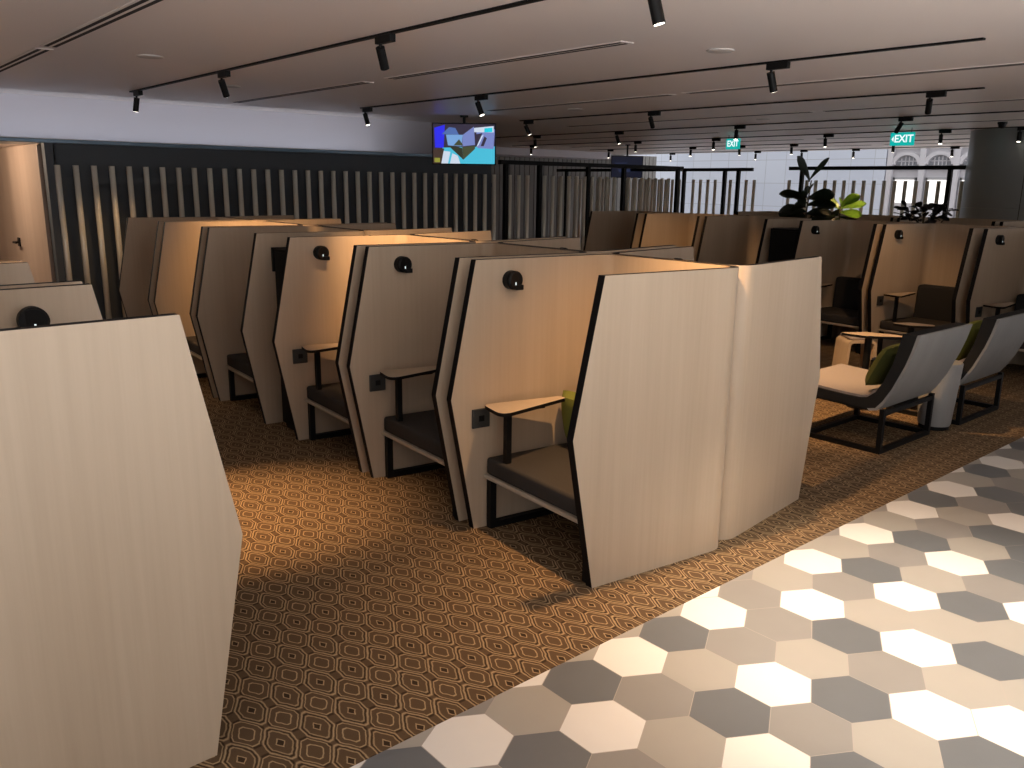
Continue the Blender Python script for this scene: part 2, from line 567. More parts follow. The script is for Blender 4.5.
# ------------------------------------------------------------------ booths
HT = 1.39; HK = 0.706; KN = 0.13
TH = 0.038
def make_booth(name, label, sx, sh, D, W, loc, group, flip=False):
    """open booth: front plane at x=0 in local space, depth towards +x*sx; sh shears y with depth"""
    root = thing(name, label, 'booth', loc, 0, group)
    def fn(v):
        return (sx*v.x, v.y + sh*v.x, v.z)
    def fin(nm, bm, mats, parent, smooth=False, fl=False):
        if fl and flip:
            xform(bm, lambda v: (v.x, W-v.y, v.z))
        xform(bm, fn)
        return obj(nm, bm, mats, parent, smooth)
    RC = 0.11
    prof = [(0, 0), (-KN, HK), (0, HT)]
    def side(y0):
        bm = NB()
        pts = [(0, y0, 0), (-KN, y0, HK), (0.008, y0, HT), (D-RC, y0, HT), (D-RC, y0, 0)]
        A = [bm.verts.new(p) for p in pts]; B = [bm.verts.new((p[0], p[1]+TH, p[2])) for p in pts]
        f = bm.faces.new(A); f.material_index = 0
        f = bm.faces.new(B[::-1]); f.material_index = 0
        for i in range(5):
            f = bm.faces.new((A[i], A[(i+1) % 5], B[(i+1) % 5], B[i]))
            f.material_index = 1 if i in (0, 1, 2) else 0
        return fin('side_panel', bm, [M_PLY, M_EDGE], root)
    n_side = side(0.0)
    f_side = side(W-TH)
    # bent back panel with rounded corners
    bm = NB()
    path = []
    for i in range(9):
        a = -PI/2+PI/2*i/8
        path.append((D-RC+RC*math.cos(a), RC+RC*math.sin(a), math.cos(a), math.sin(a)))
    for i in range(9):
        a = PI/2*i/8
        path.append((D-RC+RC*math.cos(a), W-RC+RC*math.sin(a), math.cos(a), math.sin(a)))
    O = []; I = []
    for (x, y, nx, ny) in path:
        O.append((bm.verts.new((x, y, 0)), bm.verts.new((x, y, HT))))
        I.append((bm.verts.new((x-nx*TH, y-ny*TH, 0)), bm.verts.new((x-nx*TH, y-ny*TH, HT))))
    for k in range(len(path)-1):
        bm.faces.new((O[k][0], O[k+1][0], O[k+1][1], O[k][1])).material_index = 0
        bm.faces.new((I[k+1][0], I[k][0], I[k][1], I[k+1][1])).material_index = 0
        bm.faces.new((O[k][1], O[k+1][1], I[k+1][1], I[k][1])).material_index = 1
        bm.faces.new((O[k+1][0], O[k][0], I[k][0], I[k+1][0])).material_index = 1
    for k in (0, len(path)-1):
        bm.faces.new((O[k][0], O[k][1], I[k][1], I[k][0]))
    fin('back_panel', bm, [M_PLY, M_EDGE], root, True)
    # bench: seat pan, cushion, backrest, sled frame
    y0 = TH+0.005; y1 = W-TH-0.005
    sk = 0.07 if sh < 0 else 0.0
    def skew(v):
        return (v.x + sk*(v.y-W/2), v.y, v.z)
    bm = NB(); box(bm, 0.025, D-0.14, y0, y1, 0.272, 0.292, bevel=0.004); xform(bm, skew)
    fin('seat_pan', bm, M_PAN, root)
    bm = NB(); box(bm, 0.035, D-0.26, y0+0.005, y1-0.005, 0.292, 0.385, bevel=0.018, seg=3); xform(bm, skew)
    fin('seat_cushion', bm, M_SEAT, root, True)
    bm = NB()
    box(bm, D-0.25, D-0.13, y0+0.03, y1-0.03, 0.30, 0.74, bevel=0.03, seg=3); xform(bm, lambda v: (v.x+0.06*(v.z-0.5), v.y, v.z))
    fin('backrest', bm, M_BACK, root, True)
    for yy in (y0+0.022, y1-0.022):
        bm = NB()
        bar(bm, (0.06, yy, 0), (0.06, yy, 0.272), 0.035)
        bar(bm, (D-0.25, yy, 0), (D-0.25, yy, 0.272), 0.035)
        bar(bm, (0.078, yy, 0.0175), (D-0.27, yy, 0.0175), 0.035)
        xform(bm, skew)
        fin('sled_leg', bm, M_BLACK, root)
    # swivel table
    bm = NB()
    pts = round_poly([(0.035, W-TH-0.02), (-0.02, W-TH-0.245), (0.46, W-TH-0.125), (0.46, W-TH-0.075)], [0.045, 0.05, 0.02, 0.02])
    prism(bm, [(p[0], p[1], 0.652) for p in pts], (0, 0, 0.018), 0, 1)
    tb = fin('table_top', bm, [M_PLY, M_EDGE], root, fl=True)
    bm = NB()
    bar(bm, (0.085, W-TH-0.15, 0.385), (0.085, W-TH-0.15, 0.652), 0.028)
    box(bm, 0.05, 0.30, W-TH-0.16, W-TH-0.10, 0.645, 0.652)
    fin('table_post', bm, M_BLACK, root, fl=True)
    # reading lamp: round body, tilted hood edge, tiny led
    bm = NB()
    yi = W-TH
    cyl(bm, (0.205, yi, 1.285), (0.205, yi-0.035, 1.285), 0.047, 0.047, n=28)
    cyl(bm, (0.205, yi-0.035, 1.285), (0.207, yi-0.042, 1.285), 0.047, 0.040, n=28)
    lp = fin('reading_lamp', bm, M_BLACK, root, True, True)
    bm = NB(); box(bm, 0.21, 0.252, yi-0.045, yi-0.004, 1.236, 1.262, bevel=0.004); fin('lamp_tab', bm, M_BLACK, lp, fl=True)
    bm = NB(); box(bm, 0.202, 0.208, yi-0.0445, yi-0.040, 1.262, 1.276); fin('switch_light', bm, M_LED, lp, fl=True)
    # box behind the far panel that carries the lamp
    bm = NB(); box(bm, 0.10, 0.26, W+0.0005, W+0.026, 1.12, 1.29, bevel=0.004); fin('lamp_housing', bm, M_BLACK, root, fl=True)
    # power socket
    bm = NB(); box(bm, -0.015, 0.085, yi-0.012, yi, 0.545, 0.645, bevel=0.004); so = fin('power_socket', bm, M_SOCK, root, fl=True)
    bm = NB(); box(bm, 0.02, 0.05, yi-0.014, yi-0.012, 0.58, 0.61); fin('socket_hole', bm, M_BLACK, so, fl=True)
    return root

W = 0.89
YS = [2.350, 3.331, 4.315, 5.68, 6.668, 7.68]
ORD = ['nearest', 'second', 'third', 'fourth', 'fifth', 'farthest']
GB = 'wooden booths in back to back rows'
b0 = None
for i, y in enumerate(YS):
    lb = ['pale wood booth facing left, nearest of the middle row, green cushion on its seat',
          'second booth from the front in the middle row, lamp on a shaded wood panel',
          'third booth from the front in the middle row, just before the black cabinet',
          'middle row booth just behind the black cabinet, its side panel shaded',
          'middle row booth second behind the black cabinet, orange lit panel',
          'farthest booth of the middle row, closest to the tube wall'][i]
    if i == 0:
        b0 = make_booth('privacy_booth', lb, 1, -0.137, 0.855, W, (2.518, y, 0), GB)
    elif i == 3:
        b3 = make_booth('privacy_booth', lb, 1, -0.137, 0.855, W, (2.518, y, 0), GB, True)
    else:
        dup(b0 if i < 3 else b3, (2.518, y, 0), lb)
r0 = None
for i, y in enumerate(YS):
    lb = ['pale wood booth facing right behind the nearest middle booth, blank rounded panel to the front',
          'right facing booth back to back with the second booth of the middle row',
          'right facing booth back to back with the third booth of the middle row',
          'right facing booth back to back with the booth behind the black cabinet',
          'right facing booth, fifth from the front of the right facing middle row',
          'right facing booth at the tube wall end of the right facing middle row'][i]
    if i == 0:
        r0 = make_booth('privacy_booth', lb, -1, -0.115, 0.862, W, (4.240, y+0.012, 0), GB)
    elif i == 3:
        r3 = make_booth('privacy_booth', lb, -1, -0.115, 0.862, W, (4.240, y+0.012, 0), GB, True)
    else:
        dup(r0 if i < 3 else r3, (4.240, y+0.012, 0), lb)
a0 = None
for i, y in enumerate([2.316, 3.29, 4.26]):
    lb = ['large pale wood booth in the left foreground, its blank side panel filling the corner',
          'booth right behind the left foreground panel, black round lamp showing over it',
          'third booth of the left row, only its grey panel top showing before the door'][i]
    if a0 is None:
        a0 = make_booth('privacy_booth', lb, -1, -0.03, 0.90, W, (0.803, y, 0), 'booths of the left row')
    else:
        dup(a0, (0.803, y, 0), lb)
CX = 8.7
lbC = ['right hand row booth at the right picture edge behind the lounge chairs',
       'right hand row booth straight above the left lounge chair, second from the right edge',
       'right hand row booth just right of the black cabinet, lamp under the leafy plant',
       'right hand row booth touching the left side of the black cabinet, no lamp showing',
       'right hand row booth second to the left of the black cabinet, orange lit',
       'leftmost booth of the right hand row, next to the tube screen']
for i, y in enumerate([2.33, 3.315, 4.27, 5.575, 6.54, 7.54]):
    dup(b0 if i < 3 else b3, (CX, y, 0), lbC[i], group='booths of the right hand row')
lbE = ['booth of the farthest row seen over the right edge booth, before the round column',
       'booth of the farthest row behind the dark leafed plant',
       'booth of the farthest row behind the bright green leafed plant',
       'booth of the farthest row just left of the tall dark leafed plant',
       'booth of the farthest row at the left of the leafy plant']
e0 = None
for i, y in enumerate([2.70, 3.92, 5.14, 6.36]):
    if e0 is None:
        e0 = make_booth('privacy_booth', lbE[i], 1, -0.08, 0.85, 1.17, (10.9, y, 0), 'booths of the farthest row')
    else:
        dup(e0, (10.9, y, 0), lbE[i])
# black cabinets filling the gap between the two sets of booths
def cabinet(x0, x1, y0, y1, lab):
    t = thing('black_cabinet', lab, 'cabinet', ((x0+x1)/2, (y0+y1)/2, 0))
    hx = (x1-x0)/2; hy = (y1-y0)/2
    bm = NB(); box(bm, -hx, hx, -hy, hy, 0.04, 1.27, bevel=0.004); obj('body', bm, M_CAB, t)
    bm = NB(); box(bm, -hx, hx, -hy, hy, 1.27, 1.29, bevel=0.003); obj('top', bm, M_EDGE, t)
    bm = NB(); box(bm, -hx+0.02, hx-0.02, -hy+0.02, hy-0.02, 0.0, 0.04); obj('plinth', bm, M_BLACK, t)
cabinet(2.585, 3.3, 5.222, 5.545, 'tall black cabinet between the third and fourth booths of the middle row')
cabinet(CX-0.05, CX+0.40, 5.175, 5.49, 'tall black cabinet in the gap of the right hand row')

# ------------------------------------------------------------------ cushions
def cushion_mesh(bm, w, h, t, n=12):
    grid = {}
    for s in (1, -1):
        for i in range(n+1):
            for j in range(n+1):
                u = 2*i/n-1; v = 2*j/n-1
                e = (1-u**4)*(1-v**4)
                pinch = 1-0.08*(u*u*v*v) - 0.05*(abs(u)+abs(v)-2*abs(u*v))*0
                x = u*w/2*(1-0.06*(1-v*v)*0) ; z = v*h/2
                k = (i, j, s if (0 < i < n and 0 < j < n) else 0)
                if k not in grid:
                    grid[k] = bm.verts.new((x*pinch, s*t/2*e**0.5 if k[2] else 0, z*pinch))
    for s in (1, -1):
        for i in range(n):
            for j in range(n):
                q = [(i, j), (i+1, j), (i+1, j+1), (i, j+1)]
                vs = [grid[(a, b, s if (0 < a < n and 0 < b < n) else 0)] for a, b in q]
                bm.faces.new(vs if s > 0 else vs[::-1])
def cushion(label, loc, rot, m, w=0.38, h=0.34, t=0.12):
    bm = NB(); cushion_mesh(bm, w, h, t)
    o = obj('scatter_cushion', bm, m, smooth=True)
    o.location = loc; o.rotation_euler = rot
    return tag(o, label, 'cushion')
cushion('olive green cushion leaning in the nearest booth of the middle row', (3.035, 2.91, 0.545), (math.radians(10), 0, math.radians(-96)), M_GREEN, 0.38, 0.32, 0.11)

# ------------------------------------------------------------------ lounge chairs
def make_chair(label, loc, group):
    t = thing('lounge_chair', label, 'chair', loc, 0, group)
    Wc = 0.81
    outer = [(-0.138, 0.842), (-0.112, 0.73), (-0.080, 0.63), (-0.010, 0.46), (0.045, 0.36), (0.085, 0.305), (0.14, 0.292), (0.30, 0.296), (0.53, 0.302), (0.78, 0.318)]
    inner = [(0.0, 0.838), (0.020, 0.73), (0.040, 0.63), (0.085, 0.51), (0.125, 0.44), (0.185, 0.395), (0.24, 0.385), (0.34, 0.385), (0.53, 0.394), (0.78, 0.405)]
    mid = [(a[0]*0.85+b[0]*0.15, a[1]*0.85+b[1]*0.15) for a, b in zip(outer, inner)]
    def strip(A, B, x0, x1):
        bm = NB()
        n = len(A)
        rows_ = []
        for x in (x0, x1):
            rows_.append(([bm.verts.new((x, p[0], p[1])) for p in A], [bm.verts.new((x, p[0], p[1])) for p in B]))
        (a0_, b0_), (a1_, b1_) = rows_
        for i in range(n-1):
            bm.faces.new((a0_[i], a0_[i+1], a1_[i+1], a1_[i]))
            bm.faces.new((b0_[i+1], b0_[i], b1_[i], b1_[i+1]))
            bm.faces.new((a0_[i+1], a0_[i], b0_[i], b0_[i+1]))
            bm.faces.new((a1_[i], a1_[i+1], b1_[i+1], b1_[i]))
        bm.faces.new((a0_[0], a1_[0], b1_[0], b0_[0]))
        bm.faces.new((a0_[-1], b0_[-1], b1_[-1], a1_[-1]))
        return bm
    obj('shell', strip(outer[:7], mid[:7], 0, Wc), M_PLYB, t, True)
    obj('seat_base', strip(outer[6:], mid[6:], 0, Wc), M_BLACK, t, True)
    core = [(a[0]*0.18+b[0]*0.82, a[1]*0.18+b[1]*0.82) for a, b in zip(outer, inner)]
    obj('upholstery', strip(mid, core, 0.0, Wc), M_SHELL, t, True)
    sc = [(p[0], p[1]) for p in core[4:]]
    st = [(p[0]+(0.012 if i < 1 else 0), p[1]+0.016) for i, p in enumerate(core[4:])]
    obj('seat_cushion', strip(sc, st, 0.02, Wc-0.02), M_PINK, t, True)
    for x in (0.035, Wc-0.035):
        bm = NB()
        bar(bm, (x, 0.06, 0), (x, 0.06, 0.31), 0.032)
        bar(bm, (x, 0.60, 0), (x, 0.60, 0.30), 0.032)
        bar(bm, (x, 0.076, 0.016), (x, 0.584, 0.016), 0.032)
        obj('frame_side', bm, M_BLACK, t)
    for y in (0.06, 0.60):
        bm = NB(); bar(bm, (0.051, y, 0.016), (Wc-0.051, y, 0.016), 0.032)
        bar(bm, (0.051, y, 0.280), (Wc-0.051, y, 0.280), 0.028)
        obj('cross_bar', bm, M_BLACK, t)
    return t
ch = make_chair('pale backed lounge chair on black sled base, left of the two by the tiles', (5.40, 2.42, 0), 'lounge chairs on the carpet edge')
dup(ch, (6.59, 2.38, 0), 'pale backed lounge chair cut by the right picture edge, a yellow green cushion on it')
cushion('dark olive cushion leaning in the left lounge chair', (5.72, 2.60, 0.565), (math.radians(24), 0, 0), M_DGREEN, 0.44, 0.32, 0.12)
cushion('yellow green cushion leaning in the right lounge chair', (6.95, 2.575, 0.60), (math.radians(24), 0, math.radians(4)), M_GREEN, 0.42, 0.36, 0.12)

# ------------------------------------------------------------------ side tables by the chairs
t = thing('drum_table', 'pale tapered drum side table between the two lounge chairs', 'table', (6.405, 2.53, 0))
bm = NB(); lathe(bm, [(0.11, 0.03), (0.115, 0.05), (0.145, 0.50), (0.14, 0.51)], n=40); obj('body', bm, M_PLYB, t, True)
bm = NB(); lathe(bm, [(0.105, 0), (0.105, 0.03)], n=32); obj('base', bm, M_BLACK, t)
def pedestal(label, loc, rz, h, L, wd):
    t = thing('swivel_table', label, 'table', loc, rz, 'pedestal tables by the lounge chairs')
    bm = NB()
    pts = round_poly([(-L*0.45, -0.02), (-L*0.05, -wd*0.5), (L*0.5, -wd*0.22), (L*0.5, wd*0.22), (-L*0.05, wd*0.5)], [0.02, wd*0.3, 0.05, 0.05, wd*0.3], 8)
    prism(bm, [(p[0], p[1], h-0.02) for p in pts], (0, 0, 0.02), 0, 1)
    obj('table_top', bm, [M_PLY, M_EDGE], t)
    bm = NB(); cyl(bm, (0, 0, 0.015), (0, 0, h-0.02), 0.028, n=20); obj('post', bm, M_BLACK, t, True)
    bm = NB(); lathe(bm, [(0.12, 0), (0.12, 0.012), (0.03, 0.022)], n=36); obj('foot', bm, M_BLACK, t, True)
pedestal('long pointed tabletop on a black post behind the left lounge chair', (6.56, 3.18, 0), math.radians(-62), 0.605, 0.50, 0.22)
pedestal('small lit tabletop seen over the back of the left lounge chair', (7.40, 3.215, 0), math.radians(-66), 0.60, 0.36, 0.20)
t = thing('bent_wood_stool', 'low bent wood stool with a pale top behind the left lounge chair', 'stool', (7.16, 3.58, 0), math.radians(-40))
bm = NB()
pts_o = round_poly([(-0.15, 0), (-0.125, 0.45), (0.125, 0.45), (0.15, 0)], [0, 0.05, 0.05, 0], 6)
pts_i = round_poly([(-0.125, 0), (-0.102, 0.425), (0.102, 0.425), (0.125, 0)], [0, 0.03, 0.03, 0], 6)
n_ = len(pts_o)
for i in range(n_-1):
    q = [pts_o[i], pts_o[i+1], pts_i[i+1], pts_i[i]]
    prism(bm, [(p[0], -0.14, p[1]) for p in q], (0, 0.28, 0))
obj('body', bm, M_PLY, t)
bm = NB(); box(bm, -0.105, 0.105, -0.12, 0.12, 0.4505, 0.475, bevel=0.01); obj('seat_pad', bm, M_PINK, t)

# ------------------------------------------------------------------ plants
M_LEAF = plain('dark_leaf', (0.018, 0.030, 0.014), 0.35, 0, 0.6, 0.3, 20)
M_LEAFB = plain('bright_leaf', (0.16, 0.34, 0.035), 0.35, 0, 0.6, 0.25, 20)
M_LEAFP = plain('purple_brown_leaf', (0.020, 0.014, 0.014), 0.4, 0, 0.6, 0.3, 20)
M_STEM = plain('brown_stem', (0.10, 0.075, 0.04), 0.7)
M_POT = plain('dark_planter', (0.02, 0.02, 0.02), 0.5)
def leaf(bm, base, d, L, w, droop, roll=0.0):
    d = Vector(d).normalized()
    side_ = d.cross(Vector((0, 0, 1)))
    side_ = side_.normalized() if side_.length > 1e-4 else Vector((1, 0, 0))
    nrm_ = side_.cross(d).normalized()
    side_ = (side_*math.cos(roll)+nrm_*math.sin(roll)).normalized(); nrm_ = side_.cross(d).normalized()
    prof = [(0, 0.05), (0.12, 0.30), (0.30, 0.62), (0.52, 0.92), (0.70, 1.0), (0.86, 0.78), (0.95, 0.45), (1.0, 0.08)]
    rows_ = []
    for s, ww in prof:
        c_ = Vector(base)+d*L*s+Vector((0, 0, -1))*droop*L*s*s
        rows_.append([bm.verts.new(c_+side_*w*ww*k/2+nrm_*(0.10*w*abs(k))+nrm_*0.02*w*math.sin(9*s)*abs(k)) for k in (-1, -0.5, 0, 0.5, 1)])
    for A, B in zip(rows_[:-1], rows_[1:]):
        for i in range(4):
            bm.faces.new((A[i], A[i+1], B[i+1], B[i]))
def leaf_obj(parent, m, *a, **k):
    bm = NB(); leaf(bm, *a, **k)
    bmesh.ops.solidify(bm, geom=bm.faces[:], thickness=0.003)
    return obj('leaf', bm, m, parent, True)
rl = random.Random(11)
def planter(t, h=0.62, r=0.16):
    bm = NB(); lathe(bm, [(r*0.8, 0), (r, h), (r*0.9, h), (r*0.88, h-0.05)], n=32); obj('planter_pot', bm, M_POT, t, True)
t = thing('fiddle_leaf_plant', 'tall fiddle leaf plant with dark leaves rising over the right hand row', 'plant', (9.85, 5.78, 0))
planter(t)
bm = NB(); cyl(bm, (0, 0, 0.5), (0.0, 0, 1.2), 0.014, n=8); cyl(bm, (0, 0, 1.2), (0.03, -0.03, 1.84), 0.012, 0.008, n=8); obj('stem', bm, M_STEM, t, True)
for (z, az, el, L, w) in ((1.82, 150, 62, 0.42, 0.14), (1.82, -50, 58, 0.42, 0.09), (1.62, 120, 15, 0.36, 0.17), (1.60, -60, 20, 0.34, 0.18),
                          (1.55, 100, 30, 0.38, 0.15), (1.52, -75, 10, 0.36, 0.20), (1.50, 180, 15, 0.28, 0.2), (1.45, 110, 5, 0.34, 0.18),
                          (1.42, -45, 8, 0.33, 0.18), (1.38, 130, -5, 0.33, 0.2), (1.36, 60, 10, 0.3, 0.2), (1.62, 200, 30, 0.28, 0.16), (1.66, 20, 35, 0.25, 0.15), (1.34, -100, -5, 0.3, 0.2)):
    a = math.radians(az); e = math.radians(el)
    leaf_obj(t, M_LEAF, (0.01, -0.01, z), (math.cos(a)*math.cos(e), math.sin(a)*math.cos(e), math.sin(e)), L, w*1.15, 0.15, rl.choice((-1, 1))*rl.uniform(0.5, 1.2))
t = thing('rubber_plant', 'bright green broad leafed plant standing right of the tall dark leafed one', 'plant', (10.42, 5.62, 0))
planter(t)
bm = NB(); cyl(bm, (0, 0, 0.5), (0, 0, 1.52), 0.014, 0.010, n=8); obj('stem', bm, M_STEM, t, True)
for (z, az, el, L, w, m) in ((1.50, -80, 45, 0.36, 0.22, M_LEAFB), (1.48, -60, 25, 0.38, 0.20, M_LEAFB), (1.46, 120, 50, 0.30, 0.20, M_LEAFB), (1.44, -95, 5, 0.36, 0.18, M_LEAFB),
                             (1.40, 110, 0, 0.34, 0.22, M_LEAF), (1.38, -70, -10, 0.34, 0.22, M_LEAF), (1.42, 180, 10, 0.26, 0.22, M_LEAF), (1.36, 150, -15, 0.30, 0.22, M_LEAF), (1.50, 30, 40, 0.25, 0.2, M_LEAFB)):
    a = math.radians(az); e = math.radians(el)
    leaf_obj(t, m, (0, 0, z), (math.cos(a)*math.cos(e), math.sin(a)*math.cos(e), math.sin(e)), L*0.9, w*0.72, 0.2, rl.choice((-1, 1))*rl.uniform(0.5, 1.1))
t = thing('leafy_bush', 'low bushy plant with dark purple leaves before the lit arches', 'plant', (10.2, 4.45, 0))
planter(t)
bm = NB(); cyl(bm, (0, 0, 0.5), (0, 0, 1.45), 0.012, n=8); obj('stem', bm, M_STEM, t, True)
for i in range(60):
    a = rl.uniform(0, 2*PI); e = rl.uniform(-0.2, 1.2); rr = rl.uniform(0.02, 0.26)
    leaf_obj(t, M_LEAFP, (rr*math.cos(a)*0.8, rr*math.sin(a)*1.0, 1.36+rl.uniform(0, 0.17)), (math.cos(a)*math.cos(e), math.sin(a)*math.cos(e), math.sin(e)), 0.13, 0.085, 0.2, rl.uniform(-0.8, 0.8))

# ------------------------------------------------------------------ hanging screens and exit signs
def cam_pt(px, py, depth):
    return Vector((0, 0, 1.75))+Rw @ Vector(((px-512)/838*depth, (py-384)/838*depth, depth))
def frame_yaw(p):
    pass
AX = cam2w((0, 0, 1)); YAW = math.atan2(AX.y, AX.x)-PI/2     # facing back along the lounge
def tv(label, loc, w, h, rz, mats, pic):
    t = thing('ceiling_television', label, 'television', loc, rz)
    bm = NB(); box(bm, -w/2, w/2, 0, 0.045, -h/2, h/2, bevel=0.005); obj('casing', bm, M_BLACK, t)
    bm = NB()
    b = 0.014
    vs = [bm.verts.new(p) for p in ((-w/2+b, -0.001, -h/2+b), (w/2-b, -0.001, -h/2+b), (w/2-b, -0.001, h/2-b), (-w/2+b, -0.001, h/2-b))]
    bm.faces.new(vs).material_index = 0
    for k, (mi, pts) in enumerate(pic):
        vs = [bm.verts.new((-w/2+b+(w-2*b)*u, -0.0015-0.0003*k, h/2-b-(h-2*b)*v)) for u, v in pts]
        bm.faces.new(vs).material_index = mi
    obj('screen_picture', bm, mats, t)
    bm = NB(); cyl(bm, (0, 0.03, h/2), (0, 0.03, HC-loc[2]), 0.018, n=12); box(bm, -0.05, 0.05, -0.01, 0.07, HC-loc[2]-0.02, HC-loc[2]); obj('hanger', bm, M_BLACK, t)
    return t
cols = [(0.03, 0.02, 0.05), (0.02, 0.02, 1.0), (0.09, 0.18, 0.50), (0.025, 0.03, 0.012), (0.06, 0.075, 0.03), (0.75, 0.85, 1.0), (0.07, 0.62, 0.85), (0.0, 0.75, 0.95), (0.22, 0.28, 0.66), (0.06, 0.03, 0.02), (0.35, 0.35, 0.04), (0.22, 0.45, 0.85)]
pm = [emit('screen_glow_%d' % i, c, 0.8) for i, c in enumerate(cols)]
pic = [(6, [(0.15, 0.60), (1, 0.55), (1, 1), (0.15, 1)]),
       (9, [(0, 0.62), (0.18, 0.62), (0.13, 1), (0, 1)]),
       (1, [(0.02, 0.1), (0.19, 0.02), (0.17, 0.6), (0.03, 0.6)]),
       (5, [(0.17, 0.68), (0.28, 0.70), (0.24, 1), (0.13, 1)]),
       (5, [(0.31, 0.74), (0.40, 0.80), (0.44, 1), (0.27, 1)]),
       (8, [(0.70, 0.2), (1, 0.12), (0.98, 0.62), (0.72, 0.6)]),
       (0, [(0.70, 0.25), (0.80, 0.22), (0.72, 0.5), (0.68, 0.52)]),
       (5, [(0.78, 0.30), (0.82, 0.25), (0.74, 0.52), (0.70, 0.58)]),
       (0, [(0.83, 0.3), (0.87, 0.35), (0.82, 0.55), (0.77, 0.55)]),
       (5, [(0.62, 0.10), (0.98, 0.04), (0.98, 0.2), (0.62, 0.2)]),
       (2, [(0.14, 0.26), (0.26, 0.08), (0.36, 0.10), (0.42, 0.27)]),
       (11, [(0.21, 0.27), (0.48, 0.27), (0.46, 0.56), (0.24, 0.54)]),
       (8, [(0.48, 0.27), (0.66, 0.06), (0.68, 0.52), (0.47, 0.56)]),
       (4, [(0.33, 0.54), (0.42, 0.38), (0.49, 0.54)]),
       (3, [(0.24, 0.54), (0.47, 0.60), (0.49, 0.90)]),
       (4, [(0.47, 0.58), (0.68, 0.54), (0.68, 0.62), (0.49, 0.90)]),
       (7, [(0.83, 0.10), (0.96, 0.08), (0.96, 0.19), (0.83, 0.2)]),
       (10, [(0.02, 0.86), (0.11, 0.86), (0.11, 0.97), (0.02, 0.97)])]
tv('lit television hanging from the ceiling before the back wall', cam_pt(464, 144, 10.5), 0.80, 0.505, YAW, pm, pic)
dm = [emit('dim_screen', (0.006, 0.008, 0.022), 0.8), emit('dim_screen_glow', (0.02, 0.03, 0.08), 0.8)]
tv('dark hanging television screen above the far tube screen', cam_pt(627, 167, 17.4), 0.66, 0.44, YAW, dm, [(1, [(0.2, 0.62), (0.8, 0.6), (0.85, 0.72), (0.25, 0.75)]), (1, [(0.1, 0.3), (0.5, 0.28), (0.5, 0.33), (0.1, 0.35)])])

M_EXIT = emit('exit_sign_green', (0.0, 0.44, 0.40), 1.0)
M_EXITW = emit('exit_sign_white', (0.9, 1.0, 1.0), 1.0)
def text_mesh(txt, size):
    cu = bpy.data.curves.new('lettering', 'FONT'); cu.body = txt; cu.size = size
    cu.align_x = 'CENTER'; cu.align_y = 'CENTER'; cu.extrude = 0.0015; cu.offset = 0.003
    o = bpy.data.objects.new('lettering', cu); C.objects.link(o)
    dg = bpy.context.evaluated_depsgraph_get()
    me = bpy.data.meshes.new_from_object(o.evaluated_get(dg))
    C.objects.unlink(o); bpy.data.objects.remove(o)
    return me
def exit_sign(label, loc, w, h, arrow):
    # faces -x
    t = thing('exit_sign', label, 'sign', loc)
    bm = NB(); box(bm, -0.012, 0.012, -w/2, w/2, -h/2, h/2, bevel=0.003); obj('panel', bm, M_EXIT, t)
    bm = NB()
    for y in (-w*0.35, w*0.35):
        cyl(bm, (0, y, h/2), (0, y, HC-loc[2]), 0.004, n=8)
    obj('hanger', bm, M_BLACK, t)
    me = text_mesh('EXIT', h*0.80); me.materials.clear(); me.materials.append(M_EXITW)
    o = link(bpy.data.objects.new('lettering', me), t)
    o.rotation_euler = (PI/2, 0, -PI/2); o.location = (-0.0135, -w*0.07 if arrow else 0, 0)
    o.scale = (0.92 if arrow else 0.80, 1, 1)
    if arrow:
        bm = NB(); prism(bm, [(-0.0125, w*0.44, 0), (-0.0125, w*0.35, h*0.22), (-0.0125, w*0.35, -h*0.22)], (-0.002, 0, 0)); obj('arrow', bm, M_EXITW, t)
exit_sign('teal EXIT sign with an arrow hanging left of the round column', (12.0, 5.66, 2.425), 0.335, 0.175, True)
exit_sign('smaller teal EXIT sign hanging over the middle of the lounge', (12.0, 8.44, 2.43), 0.26, 0.165, False)

# ------------------------------------------------------------------ ceiling tracks, slots, spotlights, speakers
TRK = [0.30+2.45*k for k in range(8)]
TR_Y = {0: (1.0, 9.2), 1: (1.0, 8.85), 2: (2.06, 8.70), 3: (2.98, 8.75), 4: (1.5, 12.5), 5: (1.5, 14.6), 6: (1.5, 14.6), 7: (1.5, 14.6)}
trk_names = ['leftmost', 'second', 'third', 'fourth', 'fifth', 'sixth', 'seventh', 'rightmost']
for k, x in enumerate(TRK):
    bm = NB(); box(bm, x-0.017, x+0.017, TR_Y[k][0], TR_Y[k][1], HC-0.012, HC-0.0005)
    tag(obj('lighting_track', bm, M_BLACK), 'black lighting track let into the ceiling, %s of the eight from the left' % trk_names[k], 'track', 'ceiling lighting tracks')
SL = [(1.475, [(-1.0, 6.30), (6.42, 9.3)]), (3.93, [(3.55, 6.12), (6.45, 9.2)]), (6.40, [(1.5, 5.05), (5.2, 7.9)]), (8.85, [(1.5, 5.1), (5.2, 9.1)]), (11.3, [(2, 8), (8.2, 13)]), (13.75, [(2, 8), (8.2, 14)]), (16.2, [(2, 8), (8.2, 14)])]
